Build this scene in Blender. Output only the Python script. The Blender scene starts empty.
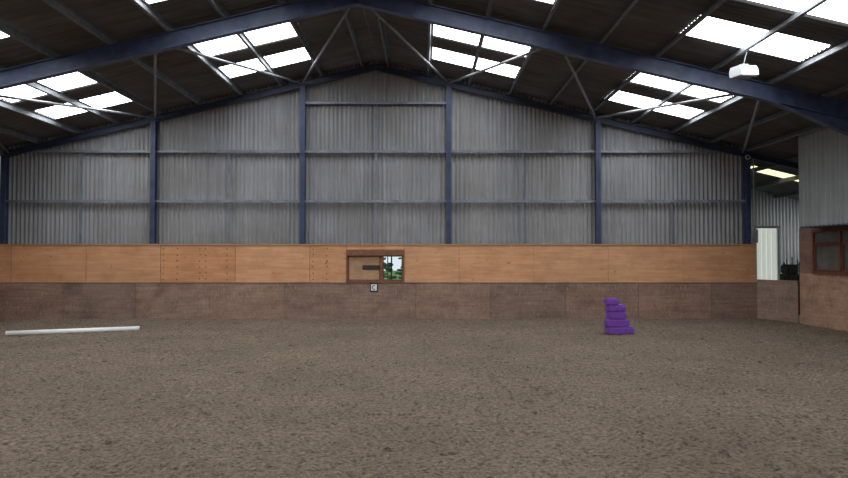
import bpy, bmesh, math, random
import numpy as np
from mathutils import Vector, Matrix
random.seed(4); rng=np.random.RandomState(7)
S=bpy.context.scene
S.view_settings.view_transform='Standard'
S.view_settings.look='None'
S.view_settings.exposure=0.0

# ---------------- helpers ----------------
def new_mat(name):
    m=bpy.data.materials.new(name); m.use_nodes=True
    nt=m.node_tree; b=nt.nodes['Principled BSDF']
    return m,nt,b
def N(nt,t,**kw):
    n=nt.nodes.new(t)
    for k,v in kw.items():
        try: setattr(n,k,v)
        except Exception: pass
    return n
def L(nt,a,b): nt.links.new(a,b)
def coords(nt,scale):
    geo=N(nt,'ShaderNodeNewGeometry')
    mp=N(nt,'ShaderNodeMapping'); mp.inputs['Scale'].default_value=scale
    L(nt,geo.outputs['Position'],mp.inputs['Vector']); return mp.outputs[0]
def noise(nt,scale,sc=1.0,detail=4,rough=.55):
    n=N(nt,'ShaderNodeTexNoise'); n.inputs['Scale'].default_value=sc
    n.inputs['Detail'].default_value=detail; n.inputs['Roughness'].default_value=rough
    L(nt,coords(nt,scale),n.inputs['Vector']); return n.outputs['Fac']
def ramp(nt,fac,stops):
    r=N(nt,'ShaderNodeValToRGB'); e=r.color_ramp.elements
    while len(e)<len(stops): e.new(.5)
    for i,(p,c) in enumerate(stops):
        e[i].position=p; e[i].color=(*c,1) if len(c)==3 else c
    L(nt,fac,r.inputs[0]); return r.outputs[0]
def mul(nt,a,b,f=1.0,mode='MULTIPLY'):
    m=N(nt,'ShaderNodeMix'); m.data_type='RGBA'; m.blend_type=mode
    m.inputs[0].default_value=f
    L(nt,a,m.inputs[6])
    if hasattr(b,'links'): L(nt,b,m.inputs[7])
    else: m.inputs[7].default_value=(*b,1)
    return m.outputs[2]
def mixf(nt,fac,a,b):
    m=N(nt,'ShaderNodeMix'); m.data_type='RGBA'
    L(nt,fac,m.inputs[0])
    for s,i in ((a,6),(b,7)):
        if hasattr(s,'links'): L(nt,s,m.inputs[i])
        else: m.inputs[i].default_value=(*s,1)
    return m.outputs[2]
def bump(nt,b,h,strength=.5,dist=.02):
    bp=N(nt,'ShaderNodeBump'); bp.inputs['Strength'].default_value=strength; bp.inputs['Distance'].default_value=dist
    L(nt,h,bp.inputs['Height']); L(nt,bp.outputs[0],b.inputs['Normal'])
def simple(name,col,rough=.6,metal=0,var=.25,sc=3):
    m,nt,b=new_mat(name)
    f=noise(nt,(1,1,1),sc,5)
    lo=tuple(c*(1-var) for c in col); hi=tuple(min(1,c*(1+var)) for c in col)
    L(nt,ramp(nt,f,[(.3,lo),(.7,hi)]),b.inputs['Base Color'])
    b.inputs['Roughness'].default_value=rough; b.inputs['Metallic'].default_value=metal
    return m

# ---------------- materials ----------------
m_sand,nt,b=new_mat('arena_sand')
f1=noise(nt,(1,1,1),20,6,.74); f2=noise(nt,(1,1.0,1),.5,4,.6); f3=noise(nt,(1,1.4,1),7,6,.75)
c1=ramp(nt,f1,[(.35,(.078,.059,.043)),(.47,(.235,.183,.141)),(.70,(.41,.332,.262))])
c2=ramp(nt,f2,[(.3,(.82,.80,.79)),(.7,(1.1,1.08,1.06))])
c3=ramp(nt,f3,[(.34,(.46,.44,.43)),(.47,(1,1,1)),(.75,(1.12,1.10,1.07))])  # sand speckle; dark ends of the ramps also paint shade between clumps
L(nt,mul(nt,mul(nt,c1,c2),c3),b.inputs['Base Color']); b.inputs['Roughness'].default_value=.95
b.inputs['Specular IOR Level'].default_value=.15
mm=N(nt,'ShaderNodeMath',operation='ADD'); L(nt,f1,mm.inputs[0]); L(nt,f3,mm.inputs[1])
bump(nt,b,mm.outputs[0],1.0,.07)

def cladding(name,axis,lo,hi,dirt):
    m,nt,b=new_mat(name)
    st=(9,9,.35) if axis=='z' else (.5,9,.5)
    f=noise(nt,st,1,5,.65); g=noise(nt,(1,1,1),.6,4,.6); h=noise(nt,(1,1,1),14,3)
    c=ramp(nt,f,[(.28,lo),(.68,hi)])
    d=ramp(nt,g,[(.35,dirt),(.62,(1,1,1))])
    c=mul(nt,c,d)
    geo=N(nt,'ShaderNodeNewGeometry'); sx=N(nt,'ShaderNodeSeparateXYZ'); L(nt,geo.outputs['Position'],sx.inputs[0])
    src=sx.outputs['X'] if axis=='z' else sx.outputs['Y']
    dv=N(nt,'ShaderNodeMath',operation='DIVIDE'); L(nt,src,dv.inputs[0]); dv.inputs[1].default_value=1.022
    fl=N(nt,'ShaderNodeMath',operation='FLOOR'); L(nt,dv.outputs[0],fl.inputs[0])
    wn=N(nt,'ShaderNodeTexWhiteNoise',noise_dimensions='1D'); L(nt,fl.outputs[0],wn.inputs['W'])
    t=ramp(nt,wn.outputs['Value'],[(0,(.88,.88,.90)),(1,(1.0,.99,.98))])
    c=mul(nt,c,t)
    L(nt,c,b.inputs['Base Color']); b.inputs['Roughness'].default_value=.75
    b.inputs['Specular IOR Level'].default_value=.3
    bump(nt,b,h,.2,.004)
    return m
m_clad=cladding('grey_fibre_cement_cladding','z',(.28,.285,.30),(.415,.42,.44),(.82,.80,.76))
m_clad_side=cladding('grey_side_cladding','z',(.29,.31,.31),(.40,.42,.42),(.8,.8,.78))
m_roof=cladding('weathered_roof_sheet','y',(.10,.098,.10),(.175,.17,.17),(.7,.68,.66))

def ply(name,lo,hi,rough=.6,scr=None,blot=(.8,.78,.76)):
    m,nt,b=new_mat(name)
    oi=N(nt,'ShaderNodeObjectInfo')
    f=noise(nt,(.8,.8,14),1.3,6,.65); g=noise(nt,(1,1,1.4),1.6,5,.6); k=noise(nt,(1,1,1),9,2)
    c=ramp(nt,f,[(.3,lo),(.7,hi)])
    c=mul(nt,c,ramp(nt,g,[(.3,blot),(.6,(1.05,1.05,1.05))]))
    c=mul(nt,c,ramp(nt,k,[(.24,(.55,.48,.4)),(.33,(1,1,1))]))
    if scr:
        s=noise(nt,(3,3,.9),7,6,.75)
        c=mixf(nt,ramp(nt,s,[(.54,(0,0,0)),(.68,(.7,.7,.7))]),c,scr)
    c=mul(nt,c,oi.outputs['Color'])
    L(nt,c,b.inputs['Base Color']); b.inputs['Roughness'].default_value=rough
    bump(nt,b,f,.15,.003); return m
m_ply=ply('orange_plywood',(.54,.275,.138),(.70,.39,.217),blot=(.86,.82,.80))
m_kick=ply('scuffed_kickboard_plywood',(.235,.152,.116),(.345,.236,.185),.85,(.45,.37,.31),(.66,.62,.6))

m_blue=simple('navy_painted_steel',(.060,.080,.155),.5,0,.35,4)
m_bluecol=simple('worn_navy_column_paint',(.042,.058,.122),.55,0,.35,4)
m_bluedk=simple('dark_navy_steel',(.03,.04,.08),.55,0,.3,4)
m_galv=simple('galvanised_steel',(.25,.265,.285),.5,.35,.25,6)
m_pur=simple('weathered_galvanised_purlin',(.15,.16,.178),.6,.2,.3,6)
m_girt=simple('painted_girt_steel',(.20,.225,.27),.5,.1,.3,4)
m_white=simple('white_painted_timber',(.86,.88,.88),.45,0,.04,5)
m_purple=simple('purple_moulded_plastic',(.20,.065,.41),.45,0,.12,3)
m_redwood=simple('reddish_stained_timber',(.16,.05,.035),.5,0,.3,9)
m_brownwood=simple('brown_lintel_timber',(.20,.085,.045),.6,0,.3,9)
m_dark=simple('dark_interior',(.03,.03,.03),.8)
m_black=simple('black_paint',(.01,.01,.01),.6)
m_conc=simple('concrete',(.25,.24,.22),.9,0,.25,2)
m_grass=simple('grass',(.10,.20,.05),.95,0,.4,2)
m_leaf=simple('hedge_leaf',(.09,.25,.07),.7,0,.5,9)
m_bark=simple('tree_bark',(.05,.035,.025),.9,0,.3,9)
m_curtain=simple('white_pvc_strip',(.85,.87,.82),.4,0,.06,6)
_b=m_curtain.node_tree.nodes['Principled BSDF']; _b.inputs['Emission Color'].default_value=(.92,1,.9,1); _b.inputs['Emission Strength'].default_value=.42  # added glow stands in for outdoor light coming through the strips
m_tan=simple('tan_board',(.45,.27,.15),.7,0,.15,4)
m_box=simple('white_enamel',(.75,.78,.8),.4,0,.04,5)

m_glass,nt,b=new_mat('dark_window_glass')
f=noise(nt,(1,1,1),2,3); L(nt,ramp(nt,f,[(.3,(.06,.068,.065)),(.7,(.14,.155,.15))]),b.inputs['Base Color'])
b.inputs['Roughness'].default_value=.08
m_clear,nt,b=new_mat('clear_window_glass')
nt.nodes.remove(b)
tr=N(nt,'ShaderNodeBsdfTransparent'); tr.inputs[0].default_value=(.9,.93,.92,1)
gl=N(nt,'ShaderNodeBsdfGlossy'); gl.inputs['Roughness'].default_value=.05
fr=N(nt,'ShaderNodeFresnel'); fr.inputs['IOR'].default_value=1.45
mx=N(nt,'ShaderNodeMixShader'); L(nt,fr.outputs[0],mx.inputs[0]); L(nt,tr.outputs[0],mx.inputs[1]); L(nt,gl.outputs[0],mx.inputs[2])
L(nt,mx.outputs[0],nt.nodes['Material Output'].inputs[0])

def sky_mat(name,col,st):
    m,nt,b=new_mat(name)
    f=noise(nt,(1,12,1),1.2,3)
    c=ramp(nt,f,[(.3,tuple(x*.88 for x in col)),(.65,col)])
    L(nt,c,b.inputs['Emission Color']); b.inputs['Emission Strength'].default_value=st
    b.inputs['Base Color'].default_value=(.7,.75,.75,1); b.inputs['Roughness'].default_value=.5
    return m
m_sky=sky_mat('daylit_translucent_rooflight',(.95,.98,1.0),8.4)
m_skyy=sky_mat('yellowed_rooflight',(.95,.88,.48),1.5)

# ---------------- geometry helpers ----------------
def link(o,parent=None):
    S.collection.objects.link(o)
    if parent is not None: o.parent=parent
    return o
def empty(name,loc=(0,0,0)):
    e=bpy.data.objects.new(name,None); e.empty_display_size=.2
    S.collection.objects.link(e); return e
def bm_obj(name,bm,mats,parent=None,smooth=False,color=None):
    me=bpy.data.meshes.new(name); bmesh.ops.recalc_face_normals(bm,faces=bm.faces[:])
    bm.to_mesh(me); bm.free()
    if not isinstance(mats,(list,tuple)): mats=[mats]
    for m in mats: me.materials.append(m)
    if smooth:
        for p in me.polygons: p.use_smooth=True
    o=bpy.data.objects.new(name,me)
    if color: o.color=(*color,1)
    return link(o,parent)
def add_box(bm,x0,x1,y0,y1,z0,z1,mi=0):
    vs=[bm.verts.new((x,y,z)) for x in (x0,x1) for y in (y0,y1) for z in (z0,z1)]
    for f in ((0,1,3,2),(4,6,7,5),(0,4,5,1),(2,3,7,6),(0,2,6,4),(1,5,7,3)):
        fc=bm.faces.new([vs[i] for i in f]); fc.material_index=mi
def box(name,x0,x1,y0,y1,z0,z1,mat,parent=None,bev=0,color=None):
    bm=bmesh.new(); add_box(bm,x0,x1,y0,y1,z0,z1)
    if bev: bmesh.ops.bevel(bm,geom=bm.edges[:],offset=bev,segments=2,affect='EDGES')
    return bm_obj(name,bm,mat,parent,color=color)
def add_beam(bm,p,q,w,h,up=(0,0,1),mi=0):
    p=Vector(p);q=Vector(q); d=(q-p).normalized(); s=d.cross(Vector(up)).normalized(); u=s.cross(d).normalized()
    r=[]
    for c in (p,q):
        for a,b_ in ((-1,-1),(1,-1),(1,1),(-1,1)): r.append(bm.verts.new(c+s*(a*w/2)+u*(b_*h/2)))
    for f in ((0,1,2,3),(7,6,5,4),(0,4,5,1),(1,5,6,2),(2,6,7,3),(3,7,4,0)):
        bm.faces.new([r[i] for i in f]).material_index=mi
def add_ibeam(bm,p,q,w,h,t=.02,up=(0,0,1)):
    p=Vector(p);q=Vector(q); d=(q-p).normalized(); s=d.cross(Vector(up)).normalized(); u=s.cross(d).normalized()
    add_beam(bm,p,q,t,h,up)
    for k in (-1,1): add_beam(bm,p+u*(k*(h/2-t/2)),q+u*(k*(h/2-t/2)),w,t,up)
def add_tube(bm,p,q,r,n=10):
    p=Vector(p);q=Vector(q); d=(q-p); l=d.length
    M=Matrix.Translation((p+q)/2)@d.to_track_quat('Z','Y').to_matrix().to_4x4()
    bmesh.ops.create_cone(bm,cap_ends=True,segments=n,radius1=r,radius2=r,depth=l,matrix=M)
def add_corr(bm,P,Nf,u0,u1,ts,amp=.025,pitch=.146,spp=6,mi=0):
    n=max(2,int(round((u1-u0)/pitch*spp))); rows=[]
    us=[u0+(u1-u0)*i/n for i in range(n+1)]
    for u in us:
        w=amp*math.sin(2*math.pi*u/pitch)
        rows.append([bm.verts.new(P(u,t)+Nf*w) for t in ts(u)])
    for a,b_ in zip(rows,rows[1:]):
        for i in range(len(a)-1):
            bm.faces.new((a[i],b_[i],b_[i+1],a[i+1])).material_index=mi
RZ=8.72; SL=.2365; HW=12.44
def rz(x): return RZ-SL*abs(x)

# ---------------- floor ----------------
def fieldn(nx,ny,cx,cy):
    g=rng.rand(cy+2,cx+2)
    yy=np.linspace(0,cy,ny,endpoint=False); xx=np.linspace(0,cx,nx,endpoint=False)
    yi=yy.astype(int); xi=xx.astype(int); fy=(yy-yi)[:,None]; fx=(xx-xi)[None,:]
    fy=fy*fy*(3-2*fy); fx=fx*fx*(3-2*fx)
    return (g[yi][:,xi]*(1-fx)+g[yi][:,xi+1]*fx)*(1-fy)+(g[yi+1][:,xi]*(1-fx)+g[yi+1][:,xi+1]*fx)*fy
X0,X1,Y0,Y1=-12.75,13.3,-8.7,21.56
nx,ny=620,720
cl=fieldn(nx,ny,260,300); cl=np.clip((cl-.45)*2.2,0,1)
pit=fieldn(nx,ny,120,140); pit=np.clip((pit-.62)*3,0,1)
Z=.042*cl*fieldn(nx,ny,100,120)+.014*(fieldn(nx,ny,300,350)-.5)-.045*pit+.03*(fieldn(nx,ny,60,70)-.5)+.03*(fieldn(nx,ny,14,16)-.5)
xs=np.linspace(X0,X1,nx); ys=np.linspace(Y0,Y1,ny)
XX,YY=np.meshgrid(xs,ys)
verts=np.stack([XX.ravel(),YY.ravel(),Z.ravel()],1)
idx=np.arange(nx*ny).reshape(ny,nx)
fa=np.stack([idx[:-1,:-1].ravel(),idx[:-1,1:].ravel(),idx[1:,1:].ravel(),idx[1:,:-1].ravel()],1)
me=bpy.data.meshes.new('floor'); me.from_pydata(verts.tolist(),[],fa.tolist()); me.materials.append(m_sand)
me.polygons.foreach_set('use_smooth',[True]*len(me.polygons))
link(bpy.data.objects.new('floor',me))
box('concrete_floor',13.3,20.2,-8.7,28.2,-.12,-.02,m_conc)
box('concrete_floor',12.6,13.3,21.56,28.2,-.12,-.02,m_conc)
box('ground',-60,60,28.2,90,-.2,-.06,m_grass)
box('ground',-60,12.6,22.3,28.2,-.2,-.06,m_grass)

# ---------------- roof (ceiling) ----------------
groups=[(1.85,4.47),(7.28,9.92)]
rows_=[]
for k in range(5):
    o=-6*k
    for a,b_ in ((17.0,18.15),(19.1,20.25)): rows_.append((a+o,b_+o))
rows_.sort()
bm=bmesh.new()
def roof_piece(bm,s,y0,y1,xa,xb,mi=0,lift=0):
    nrm=Vector((s*SL,0,1)).normalized()
    add_corr(bm,lambda u,t:Vector((s*t,u,rz(t)+lift)),nrm,y0,y1,lambda u:[xa,xb],mi=mi)
for s in (-1,1):
    edge=12.9 if s<0 else 20.2
    yy=-8.7; yend=22.1
    for a,b_ in rows_:
        roof_piece(bm,s,yy,a,0,edge)
        for xa,xb in ((0,groups[0][0]),(groups[0][1],groups[1][0]),(groups[1][1],edge)):
            roof_piece(bm,s,a,b_,xa,xb)
        yy=b_
    roof_piece(bm,s,yy,yend,0,edge)
for a,b_,xa,xb in ((22.1,24.1,12.6,20.2),(24.1,25.0,12.6,13.9),(24.1,25.0,16.6,17.4),(24.1,25,19.8,20.2),(25.0,26.0,12.6,17.4),(25.0,26.0,19.8,20.2),(26.0,28.2,12.6,20.2)):
    roof_piece(bm,1,a,b_,xa,xb)
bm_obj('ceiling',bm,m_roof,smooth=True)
for k in range(5):
    for s in (-1,1):
        for g in groups:
            bm=bmesh.new()
            for a,b_ in ((17.0-6*k,18.15-6*k),(19.1-6*k,20.25-6*k)):
                roof_piece(bm,s,a,b_,g[0]-.03,g[1]+.03,lift=.012)
            bm_obj('skylight',bm,m_sky,smooth=True)
bm=bmesh.new(); roof_piece(bm,1,24.1,25.0,13.85,16.65,lift=.012); bm_obj('skylight',bm,m_skyy,smooth=True)
bm=bmesh.new(); roof_piece(bm,1,24.1,26.0,17.35,19.85,lift=.012); bm_obj('skylight',bm,m_sky,smooth=True)  # unseen rooflight added to brighten the lean-to

# purlins
pur=empty('roof_purlins')
PX=[.45,1.80,3.16,4.50,5.88,7.24,8.60,9.96,11.3,12.5]
for s in (-1,1):
    for i,x in enumerate(PX):
        bm=bmesh.new(); z=rz(x)-.03
        up=Vector((s*SL,0,1)).normalized()
        p=Vector((s*x,-8.6,z-.085)); q=Vector((s*x,21.95,z-.085))
        add_beam(bm,p,q,.012,.16,up)
        sd=Vector((1,0,-s*SL)).normalized()
        add_beam(bm,p+up*.078+sd*.03,q+up*.078+sd*.03,.06,.01,up)
        add_beam(bm,p-up*.078-sd*.03,q-up*.078-sd*.03,.06,.01,up)
        bm_obj('purlin_%d'%(i+1+(10 if s>0 else 0)),bm,m_pur,pur)
for i,x in enumerate((14.0,15.4,16.8,18.2)):
    bm=bmesh.new(); add_beam(bm,(x,13.4,rz(x)-.12),(x,28.1,rz(x)-.12),.06,.16); bm_obj('leanto_purlin_%d'%(i+1),bm,m_pur,pur)

# portal frames
for fi,y in enumerate((15.5,9.5,3.5,-2.5,-8.3)):
    e=empty('steel_portal_frame')
    for s in (-1,1):
        bm=bmesh.new()
        up=(s*SL,0,1)
        dz=.20+.20
        add_ibeam(bm,(0,y,rz(0)-dz),(s*12.5,y,rz(12.5)-dz),.19,.40,.022,up)
        vs=[]
        for yy in (y-.012,y+.012):
            vs.append([bm.verts.new(v) for v in ((s*9.9,yy,rz(9.9)-.58),(s*12.4,yy,rz(12.4)-.58),(s*12.4,yy,rz(12.4)-1.05))])
        bm.faces.new(vs[0]); bm.faces.new(vs[1][::-1])
        add_beam(bm,(s*9.9,y,rz(9.9)-.60),(s*12.4,y,rz(12.4)-1.05),.19,.022,up)
        bm_obj('rafter_%s'%('left' if s<0 else 'right'),bm,m_blue,e)
        bm=bmesh.new(); add_ibeam(bm,(s*12.45,y,-.05),(s*12.45,y,rz(12.45)-.35),.19,.36,.02,(1,0,0))
        bm_obj('column_%s'%('left' if s<0 else 'right'),bm,m_blue,e)
# gable frame
e=empty('steel_gable_frame')
for s in (-1,1):
    bm=bmesh.new(); up=(s*SL,0,1)
    add_ibeam(bm,(0,21.75,rz(0)-.30),(s*(12.5 if s<0 else 20.0),21.75,rz(12.5 if s<0 else 20.0)-.30),.14,.20,.015,up)
    bm_obj('rafter_%s'%('left' if s<0 else 'right'),bm,m_bluedk,e)
CX=[-12.44,-7.45,-2.45,2.45,7.45,12.44]
for i,x in enumerate(CX):
    bm=bmesh.new(); add_ibeam(bm,(x,21.74,-.05),(x,21.74,rz(x)-.35),.17,.20,.015,(0,1,0))
    bm_obj('column_%d'%(i+1),bm,m_bluecol,e)
gz=lambda py:2.1+(255-py)/29.8
bm=bmesh.new()
for z,xa,xb in ((gz(201),-12.5,12.5),(gz(151),-12.5,12.5),(gz(102),-2.45,2.45)):
    add_beam(bm,(xa,21.84,z),(xb,21.84,z),.10,.075)
    add_beam(bm,(xa,21.80,z-.04),(xb,21.80,z-.04),.04,.015)
bm_obj('girts',bm,m_girt,e)
bm=bmesh.new()
for x,zt in ((-9.95,gz(151)),(-4.95,gz(151)),(0,gz(102)),(4.95,gz(151)),(9.95,gz(201))):
    add_beam(bm,(x,21.85,2.2),(x,21.85,zt),.05,.06,(0,1,0))
bm_obj('sag_posts',bm,m_girt,e)

# roof bracing zigzag
br=empty('roof_bracing')
pts=[]
for i in range(11):
    x=-12.25+2.45*i
    y=21.6 if i%2==0 else 15.62
    pts.append(Vector((x,y,rz(x)-.30)))
for i in range(10):
    bm=bmesh.new(); add_tube(bm,pts[i],pts[i+1],.038); bm_obj('brace_%d'%(i+1),bm,m_galv,br,True)

# ---------------- gable wall ----------------
bm=bmesh.new()
lap=5.55
add_corr(bm,lambda u,t:Vector((u,22.0,t)),Vector((0,1,0)),-12.78,12.66,lambda u:[2.25,min(lap,rz(u)-.02)],amp=.03)
add_corr(bm,lambda u,t:Vector((u,21.975,t)),Vector((0,1,0)),-12.78,12.66,lambda u:[lap-.1,rz(u)+.02],amp=.03)
bm_obj('wall_far',bm,m_clad,smooth=True)

# plywood boarding
wb=empty('wall_boarding_far')
tints_up=[(.93,.92,.9),(1,.96,.92),(.97,.94,.9),(.95,.85,.75),(1.04,1.01,.98),(.96,.90,.84),(1.02,1,.96),(1.02,.98,.94),(.97,.95,.92),(1.03,1.02,1.0),(1.0,.98,.95),(.96,.93,.9)]
edges=[-12.7]; x=-12.04
while x<12.6: edges.append(x); x+=2.47
edges.append(12.62)
WX0,WX1,WZ0,WZ1=-.95,.97,1.20,2.28
n=0
for a,b_ in zip(edges,edges[1:]):
    c=tints_up[n%len(tints_up)]
    n+=1
    parts=[]
    if b_<=WX0 or a>=WX1: parts=[(a,b_,1.185,2.43)]
    else:
        if a<WX0: parts.append((a,WX0,1.185,2.43))
        if b_>WX1: parts.append((WX1,b_,1.185,2.43))
        parts.append((max(a,WX0),min(b_,WX1),WZ1,2.43))
    for j,(p,q,z0,z1) in enumerate(parts):
        g_=.008 if p<-.9 else .004
        box('upper_panel_%d_%d'%(n,j+1),p+g_,q-g_,21.53,21.56,z0,z1,m_ply,wb,color=c)
kt=[(.95,.93,.92),(1.05,1.0,.97),(.87,.87,.88),(1.0,.97,.95),(1.1,1.04,1.0),(.92,.9,.9)]
ks=[-12.7,-10.3,-7.9,-5.45,-3.0,-.5,1.35,3.8,6.3,8.7,11.1,12.62]
n=0
for a,b_ in zip(ks,ks[1:]):
    n+=1
    box('kick_panel_%d'%n,a+.005,b_-.005,21.49,21.53,-.05,1.175,m_kick,wb,color=kt[n%6])
box('backing_board',-12.7,WX0,21.57,21.59,.0,2.40,m_dark,wb)
box('backing_board',WX1,12.6,21.57,21.59,.0,2.40,m_dark,wb)
box('capping_rail',-12.7,12.62,21.50,21.66,2.43,2.465,m_tan,wb)
box('mid_rail',-12.7,12.62,21.475,21.53,1.175,1.195,m_kick,wb,color=(.8,.8,.8))
bm=bmesh.new()
for a in (-7.0,-6.55,-5.8,-5.6,-4.9,-2.05,-1.6):
    for k in range(6):
        z=1.3+.2*k+random.uniform(-.02,.02)
        M=Matrix.Translation((a+random.uniform(-.015,.015),21.527,z))@Matrix.Rotation(math.pi/2,4,'X')
        bmesh.ops.create_cone(bm,cap_ends=True,segments=8,radius1=.024,radius2=.024,depth=.01,matrix=M)
bm_obj('filler_spots',bm,m_brownwood,wb)

# window in gable boarding
w=empty('window_1')
bm=bmesh.new()
add_box(bm,WX0,WX1,21.46,21.62,WZ1-.20,WZ1+.0)
add_box(bm,WX0,WX0+.05,21.50,21.62,WZ0,WZ1-.20)
add_box(bm,WX1-.06,WX1,21.50,21.62,WZ0,WZ1-.20)
add_box(bm,WX0,WX1,21.46,21.62,WZ0-.02,WZ0+.05)
add_box(bm,.17,.25,21.50,21.62,WZ0,WZ1-.20)
bm_obj('frame',bm,m_brownwood,w)
bm=bmesh.new()
for a,b_ in ((WX0+.05,.17),(.25,WX1-.06)):
    add_box(bm,a,b_,21.575,21.61,WZ0+.05,WZ0+.085); add_box(bm,a,b_,21.575,21.61,WZ1-.235,WZ1-.20)
    add_box(bm,a,a+.035,21.575,21.61,WZ0+.085,WZ1-.235); add_box(bm,b_-.035,b_,21.575,21.61,WZ0+.085,WZ1-.235)
add_box(bm,.40,.43,21.58,21.605,WZ0+.08,WZ1-.235)
bm_obj('sash',bm,m_redwood,w)
bm=bmesh.new(); add_box(bm,WX0+.08,.14,21.615,21.62,WZ0+.08,WZ1-.23); add_box(bm,.28,WX1-.09,21.59,21.596,WZ0+.08,WZ1-.23)
bm_obj('glass',bm,m_clear,w)
bm=bmesh.new()
add_box(bm,WX0+.08,.14,21.585,21.60,WZ0+.08,WZ1-.235)
bm_obj('shutter_board',bm,m_tan,w)
bm=bmesh.new(); add_box(bm,-.42,.14,21.555,21.585,1.62,1.76); bm_obj('latch_board',bm,m_dark,w)
# hedge outside
bm=bmesh.new()
for i in range(620):
    c=Vector((random.uniform(-1.8,3.0),random.uniform(25.5,26.6),random.uniform(-.05,2.6)))
    if .25<c.x<.65 and 1.4<c.z<2.0 : continue
    s=random.uniform(.08,.2)
    M=Matrix.Translation(c)@Matrix.Rotation(random.uniform(0,6),4,'Z')@Matrix.Rotation(random.uniform(0,3),4,'X')@Matrix.Diagonal((s,s*.6,s*.3,1))
    bmesh.ops.create_icosphere(bm,subdivisions=1,radius=1,matrix=M)
hd=bm_obj('hedge',bm,m_leaf)
bm=bmesh.new()
for x in (-1.3,-.5,.3,1.1,1.9,2.7): add_tube(bm,(x,26.05,-.06),(x+random.uniform(-.1,.1),26.05,2.4),.03,7)
bm_obj('stems',bm,m_bark,hd)

# C marker
mk=empty('arena_letter_sign')
mx0=(374-424)/30.3+1.62
box('board',mx0-.13,mx0+.13,21.465,21.485,.89,1.17,m_black,mk)
box('face',mx0-.095,mx0+.095,21.458,21.466,.925,1.135,m_white,mk)
bm=bmesh.new()
for i in range(12):
    a0=math.radians(50+260*i/12);a1=math.radians(50+260*(i+1)/12)
    p=Vector((mx0+.05*math.cos(a0),21.454,1.03+.07*math.sin(a0)));q=Vector((mx0+.05*math.cos(a1),21.454,1.03+.07*math.sin(a1)))
    add_tube(bm,p,q,.013,6)
bm_obj('letter_c',bm,m_black,mk)

# ---------------- side walls ----------------
wl=empty('wall_left')
bm=bmesh.new()
add_corr(bm,lambda u,t:Vector((-12.78,u,t)),Vector((1,0,0)),-8.7,22.0,lambda u:[2.3,rz(12.78)-.02])
bm_obj('cladding',bm,m_clad_side,wl,True)
y=-8.7;n=0
while y<21.4:
    n+=1; y2=min(y+2.44,21.5)
    box('upper_panel_%d'%n,-12.74,-12.70,y+.004,y2-.004,1.185,2.43,m_ply,wl,color=random.choice(tints_up))
    box('kick_panel_%d'%n,-12.74,-12.68,y+.004,y2-.004,-.05,1.18,m_kick,wl,color=random.choice(kt))
    y=y2
wn=empty('wall_near')
bm=bmesh.new()
add_corr(bm,lambda u,t:Vector((u,-8.75,t)),Vector((0,1,0)),-12.8,20.2,lambda u:[-.1,rz(u)-.02])
bm_obj('cladding',bm,m_clad_side,wn,True)
# right wall (office side): office front below, cladding on the frame line above
RX=13.28; RE=20.2; UX=12.68; UE=19.05
wr=empty('wall_right')
bm=bmesh.new()
add_corr(bm,lambda u,t:Vector((UX,u,t)),Vector((1,0,0)),-8.7,UE,lambda u:[2.90,rz(UX)-.02],amp=.045,pitch=.21)
bm_obj('upper_cladding',bm,m_clad_side,wr,True)
bm=bmesh.new()
add_corr(bm,lambda u,t:Vector((RX+.03,u,t)),Vector((1,0,0)),UE-.1,RE,lambda u:[2.93,rz(RX)-.02],amp=.02)
bm_obj('end_cladding',bm,m_clad_side,wr,True)
box('upper_end_trim',UX-.03,RX+.03,UE,UE+.03,2.90,rz(RX),m_clad_side,wr)
box('soffit',UX-.03,RX+.05,-8.7,UE,2.885,2.93,m_bluedk,wr)
WY0,WY1,VZ0,VZ1=15.6,19.5,1.55,2.84
def rp(name,y0,y1,z0,z1,m,c): box(name,RX,RX+.05,y0+.004,y1-.004,z0,z1,m,wr,color=c)
y=-8.7;n=0
while y<WY0-.01:
    n+=1;y2=min(y+2.43,WY0)
    rp('upper_panel_%d'%n,y,y2,1.55,2.93,m_kick,(1.1,1.0,.9)); rp('kick_panel_%d'%n,y,y2,-.05,1.545,m_kick,random.choice(kt)); y=y2
for i,(a,b_,c) in enumerate(((15.6,17.75,(1.35,1.24,1.16)),(17.75,RE,(1.45,1.3,1.2)))):
    rp('office_kick_panel_%d'%(i+1),a,b_,-.05,VZ0,m_kick,c)
rp('office_jamb_panel',WY1,RE,VZ0,2.93,m_kick,(.8,.72,.7))
rp('office_head_panel',WY0,WY1,VZ1,2.93,m_kick,(.7,.6,.55))
box('office_end_panel',RX+.05,15.2,RE-.05,RE,-.05,2.93,m_kick,wr,color=(.9,.85,.8))
bm=bmesh.new()
add_corr(bm,lambda u,t:Vector((u,RE-.02,t)),Vector((0,1,0)),RX+.05,15.2,lambda u:[2.93,rz(u)-.02],amp=.02)
bm_obj('office_end_cladding',bm,m_clad_side,wr,True)
w=empty('window_2')
bm=bmesh.new()
def wf(y0,y1,z0,z1,x0=RX-.03,x1=RX+.07): add_box(bm,x0,x1,y0,y1,z0,z1)
wf(WY0,WY1,VZ0,VZ0+.07,RX-.06);wf(WY0,WY1,VZ1-.07,VZ1)
for yy in (WY0,WY0+1.28,WY0+2.56,WY1-.07): wf(yy,yy+.07,VZ0+.07,VZ1-.07)
wf(WY0,WY1,VZ1-.40,VZ1-.36,RX-.01,RX+.05)
bm_obj('frame',bm,m_redwood,w)
bm=bmesh.new()
for k in range(3):
    a=WY0+.07+k*1.28+.02;b_=a+1.16
    for (p,q,r,s_) in ((a,b_,VZ0+.09,VZ0+.13),(a,b_,VZ1-.46,VZ1-.42),(a,a+.04,VZ0+.13,VZ1-.46),(b_-.04,b_,VZ0+.13,VZ1-.46)):
        add_box(bm,RX-.015,RX+.03,p,q,r,s_)
bm_obj('sashes',bm,m_redwood,w)
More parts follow.
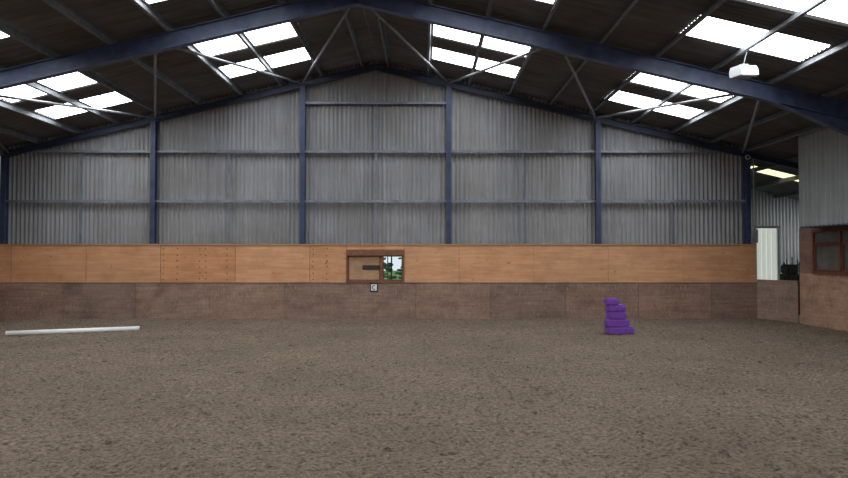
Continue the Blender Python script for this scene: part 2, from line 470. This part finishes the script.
bm=bmesh.new(); add_box(bm,RX+.035,RX+.042,WY0+.05,WY1-.05,VZ0+.05,VZ1-.05); bm_obj('glass',bm,m_glass,w)

# low splayed wall between gable and office
lw=empty('low_corner_wall')
bm=bmesh.new(); p=Vector((12.64,21.50,.61));q=Vector((13.25,20.24,.61)); add_beam(bm,p,q,.04,1.30)
bm_obj('panel',bm,m_kick,lw,color=(1.0,1.05,1.08))
bm=bmesh.new(); add_beam(bm,p+Vector((0,0,.67)),q+Vector((0,0,.67)),.09,.035); bm_obj('capping',bm,m_kick,lw,color=(1.3,1.3,1.3))

# lean-to walls
bm=bmesh.new()
add_corr(bm,lambda u,t:Vector((u,28.1,t)),Vector((0,1,0)),12.6,20.2,lambda u:[-.1,rz(u)-.02])
bm_obj('wall_leanto_back',bm,m_clad_side,smooth=True)
bm=bmesh.new()
add_corr(bm,lambda u,t:Vector((12.68,u,t)),Vector((1,0,0)),22.0,28.2,lambda u:[-.1,rz(12.68)-.02])
bm_obj('wall_leanto_inner',bm,m_clad_side,smooth=True)
bm=bmesh.new()
add_corr(bm,lambda u,t:Vector((20.1,u,t)),Vector((1,0,0)),-8.7,21.0,lambda u:[-.1,rz(20.1)-.02])
add_corr(bm,lambda u,t:Vector((20.1,u,t)),Vector((1,0,0)),21.0,28.2,lambda u:[-.1,1.9])  # wall kept low here: unseen opening added to let daylight into the lean-to
bm_obj('wall_leanto_outer',bm,m_clad_side,smooth=True)

# strip curtain doorway
cu=empty('strip_curtain_door')
bm=bmesh.new()
for i in range(8):
    x=13.86+i*.09
    add_box(bm,x,x+.10,23.9+.012*(i%2),23.908+.012*(i%2),.0,3.08)
bm_obj('strips',bm,m_curtain,cu)
bm=bmesh.new(); add_box(bm,13.78,14.66,23.86,23.96,3.08,3.16); add_box(bm,14.60,14.67,23.86,23.96,-.02,3.08); add_box(bm,13.76,13.83,23.86,23.96,-.02,3.08)
bm_obj('frame',bm,m_box,cu)
# rack
g=empty('tool_rack')
bm=bmesh.new()
for z in (.35,.9,1.35,1.75): add_tube(bm,(14.35,23.0,z),(15.5,23.0,z),.022)
for x in (14.35,14.9,15.5): add_tube(bm,(x,23.0,-.02),(x,23.0,1.85),.03)
bm_obj('frame_rails',bm,m_dark,g,True)
bm=bmesh.new()
for i,x in enumerate((14.45,14.6,14.75,15.0,15.12,15.3)):
    add_tube(bm,(x,22.93,.1),(x+.04*(i%3-1),22.93,1.95+.08*(i%2)),.018,8)
    add_box(bm,x-.07,x+.07,22.90,22.96,.02,.16)
bm_obj('fork_and_broom_handles',bm,m_dark,g)
bm=bmesh.new()
for (x,y,z,sx,sz) in ((15.5,24.8,.35,.5,.37),(15.6,24.8,1.05,.4,.33),(16.6,24.8,.35,.45,.37),(15.55,24.8,1.56,.2,.18)):
    add_box(bm,x-sx,x+sx,y-.3,y+.3,z-sz,z+sz)
bmesh.ops.bevel(bm,geom=bm.edges[:],offset=.05,segments=2,affect='EDGES')
bm_obj('wrapped_bale_stack',bm,m_dark)

# bits on the right-hand gable column
c=empty('security_camera')
px=(743-424)/29.9+1.62; pz=2.1+(255-158)/29.9
box('bracket',px+.05,px+.20,21.55,21.60,pz-.02,pz+.02,m_box,c)
bm=bmesh.new(); add_tube(bm,(px-.02,21.30,pz-.03),(px+.10,21.58,pz+.03),.07,14); bm_obj('body',bm,m_box,c,True)
bm=bmesh.new(); add_tube(bm,(px-.03,21.28,pz-.035),(px-.02,21.30,pz-.03),.05,12); bm_obj('lens',bm,m_black,c)
c=empty('junction_box')
box('case',12.50,12.68,21.50,21.62,2.5,2.95,m_galv,c,.01)
bm=bmesh.new(); add_tube(bm,(12.6,21.6,2.95),(12.6,21.6,5.3),.02,8); bm_obj('conduit',bm,m_galv,c)

# ---------------- hanging light ----------------
h=empty('hanging_floodlight')
hx,hy,hz=8.55,14.0,6.10
bm=bmesh.new()
def prism(bm,x0,x1,prof,mi=0):
    a=[bm.verts.new((x0,y,z)) for y,z in prof]; b_=[bm.verts.new((x1,y,z)) for y,z in prof]
    bm.faces.new(a).material_index=mi; bm.faces.new(b_[::-1]).material_index=mi
    for i in range(len(prof)):
        j=(i+1)%len(prof); bm.faces.new((a[i],a[j],b_[j],b_[i])).material_index=mi
MM=Matrix.Translation((hx,hy,hz))@Matrix.Rotation(math.radians(22),4,'Z')@Matrix.Rotation(math.radians(-5),4,'Y')
prism(bm,-.25,.25,[(-.16,-.13),(-.16,.0),(-.12,.08),(.12,.08),(.16,.0),(.16,-.13)])
bmesh.ops.transform(bm,matrix=MM,verts=bm.verts[:])
bm_obj('housing',bm,m_box,h)
bm=bmesh.new(); add_box(bm,-.23,.23,-.14,.14,-.15,-.13); add_box(bm,-.09,.09,-.06,.06,.08,.13)
bmesh.ops.transform(bm,matrix=MM,verts=bm.verts[:])
bm_obj('diffuser_and_mount',bm,m_galv,h)
bm=bmesh.new()
add_tube(bm,(hx,hy,hz+.12),(hx+.07,hy,rz(hx+.07)-.18),.010,6)
bm_obj('hanger',bm,m_galv,h)

# ---------------- ground pole ----------------
p=Vector((-9.16,16.85,.072)); q=Vector((-6.26,18.0,.072))
pl=empty('jump_pole')
bm=bmesh.new(); add_tube(bm,p,q,.066,20); bm_obj('shaft',bm,m_white,pl,True)
d=(q-p).normalized()
bm=bmesh.new(); add_tube(bm,p-d*.02,p+d*.01,.068,20); add_tube(bm,q-d*.01,q+d*.02,.068,20); bm_obj('end_caps',bm,m_box,pl)

# ---------------- purple stepped jump blocks ----------------
jb=empty('jump_stand')
bx,by=6.48,17.45
tiers=[(0.02,.70,.0,.185),(.0,.58,.20,.385),(.05,.50,.40,.585),(.02,.50,.60,.755),(.0,.33,.77,.93)]
for i,(a,b_,z0,z1) in enumerate(tiers):
    bm=bmesh.new()
    dep=.22-.012*i
    # solid moulded body, rounded, with a raised lip on top and recessed front
    add_box(bm,bx+a,bx+b_,by-dep,by+dep,z0,z1)
    bmesh.ops.bevel(bm,geom=bm.edges[:],offset=.022,segments=3,affect='EDGES')
    b2=bmesh.new()
    add_box(b2,bx+a+.04,bx+b_-.04,by-dep+.04,by+dep-.04,z1-.01,z1+.016)
    nn=max(2,int((b_-a)/.17))
    for k in range(nn+1):
        xx=bx+a+.02+(b_-a-.08)*k/nn
        add_box(b2,xx,xx+.04,by-dep-.014,by-dep+.02,z0+.02,z1-.02)
        add_box(b2,xx,xx+.04,by+dep-.02,by+dep+.014,z0+.02,z1-.02)
    t=bpy.data.meshes.new('t'); b2.to_mesh(t); b2.free(); bm.from_mesh(t)
    bm_obj('tier_%d'%(i+1),bm,m_purple,jb)

# ---------------- world, camera ----------------
W=bpy.data.worlds.new('overcast_sky'); S.world=W; W.use_nodes=True
bg=W.node_tree.nodes['Background']; bg.inputs[0].default_value=(.86,.92,1,1); bg.inputs[1].default_value=1.1
cam=bpy.data.cameras.new('camera'); co=bpy.data.objects.new('camera',cam); S.collection.objects.link(co)
co.location=(1.62,0,2.1); co.rotation_euler=(math.radians(90+1.41),0,0)
cam.sensor_width=36; cam.lens=36*650/848
cam.clip_end=300
S.camera=co
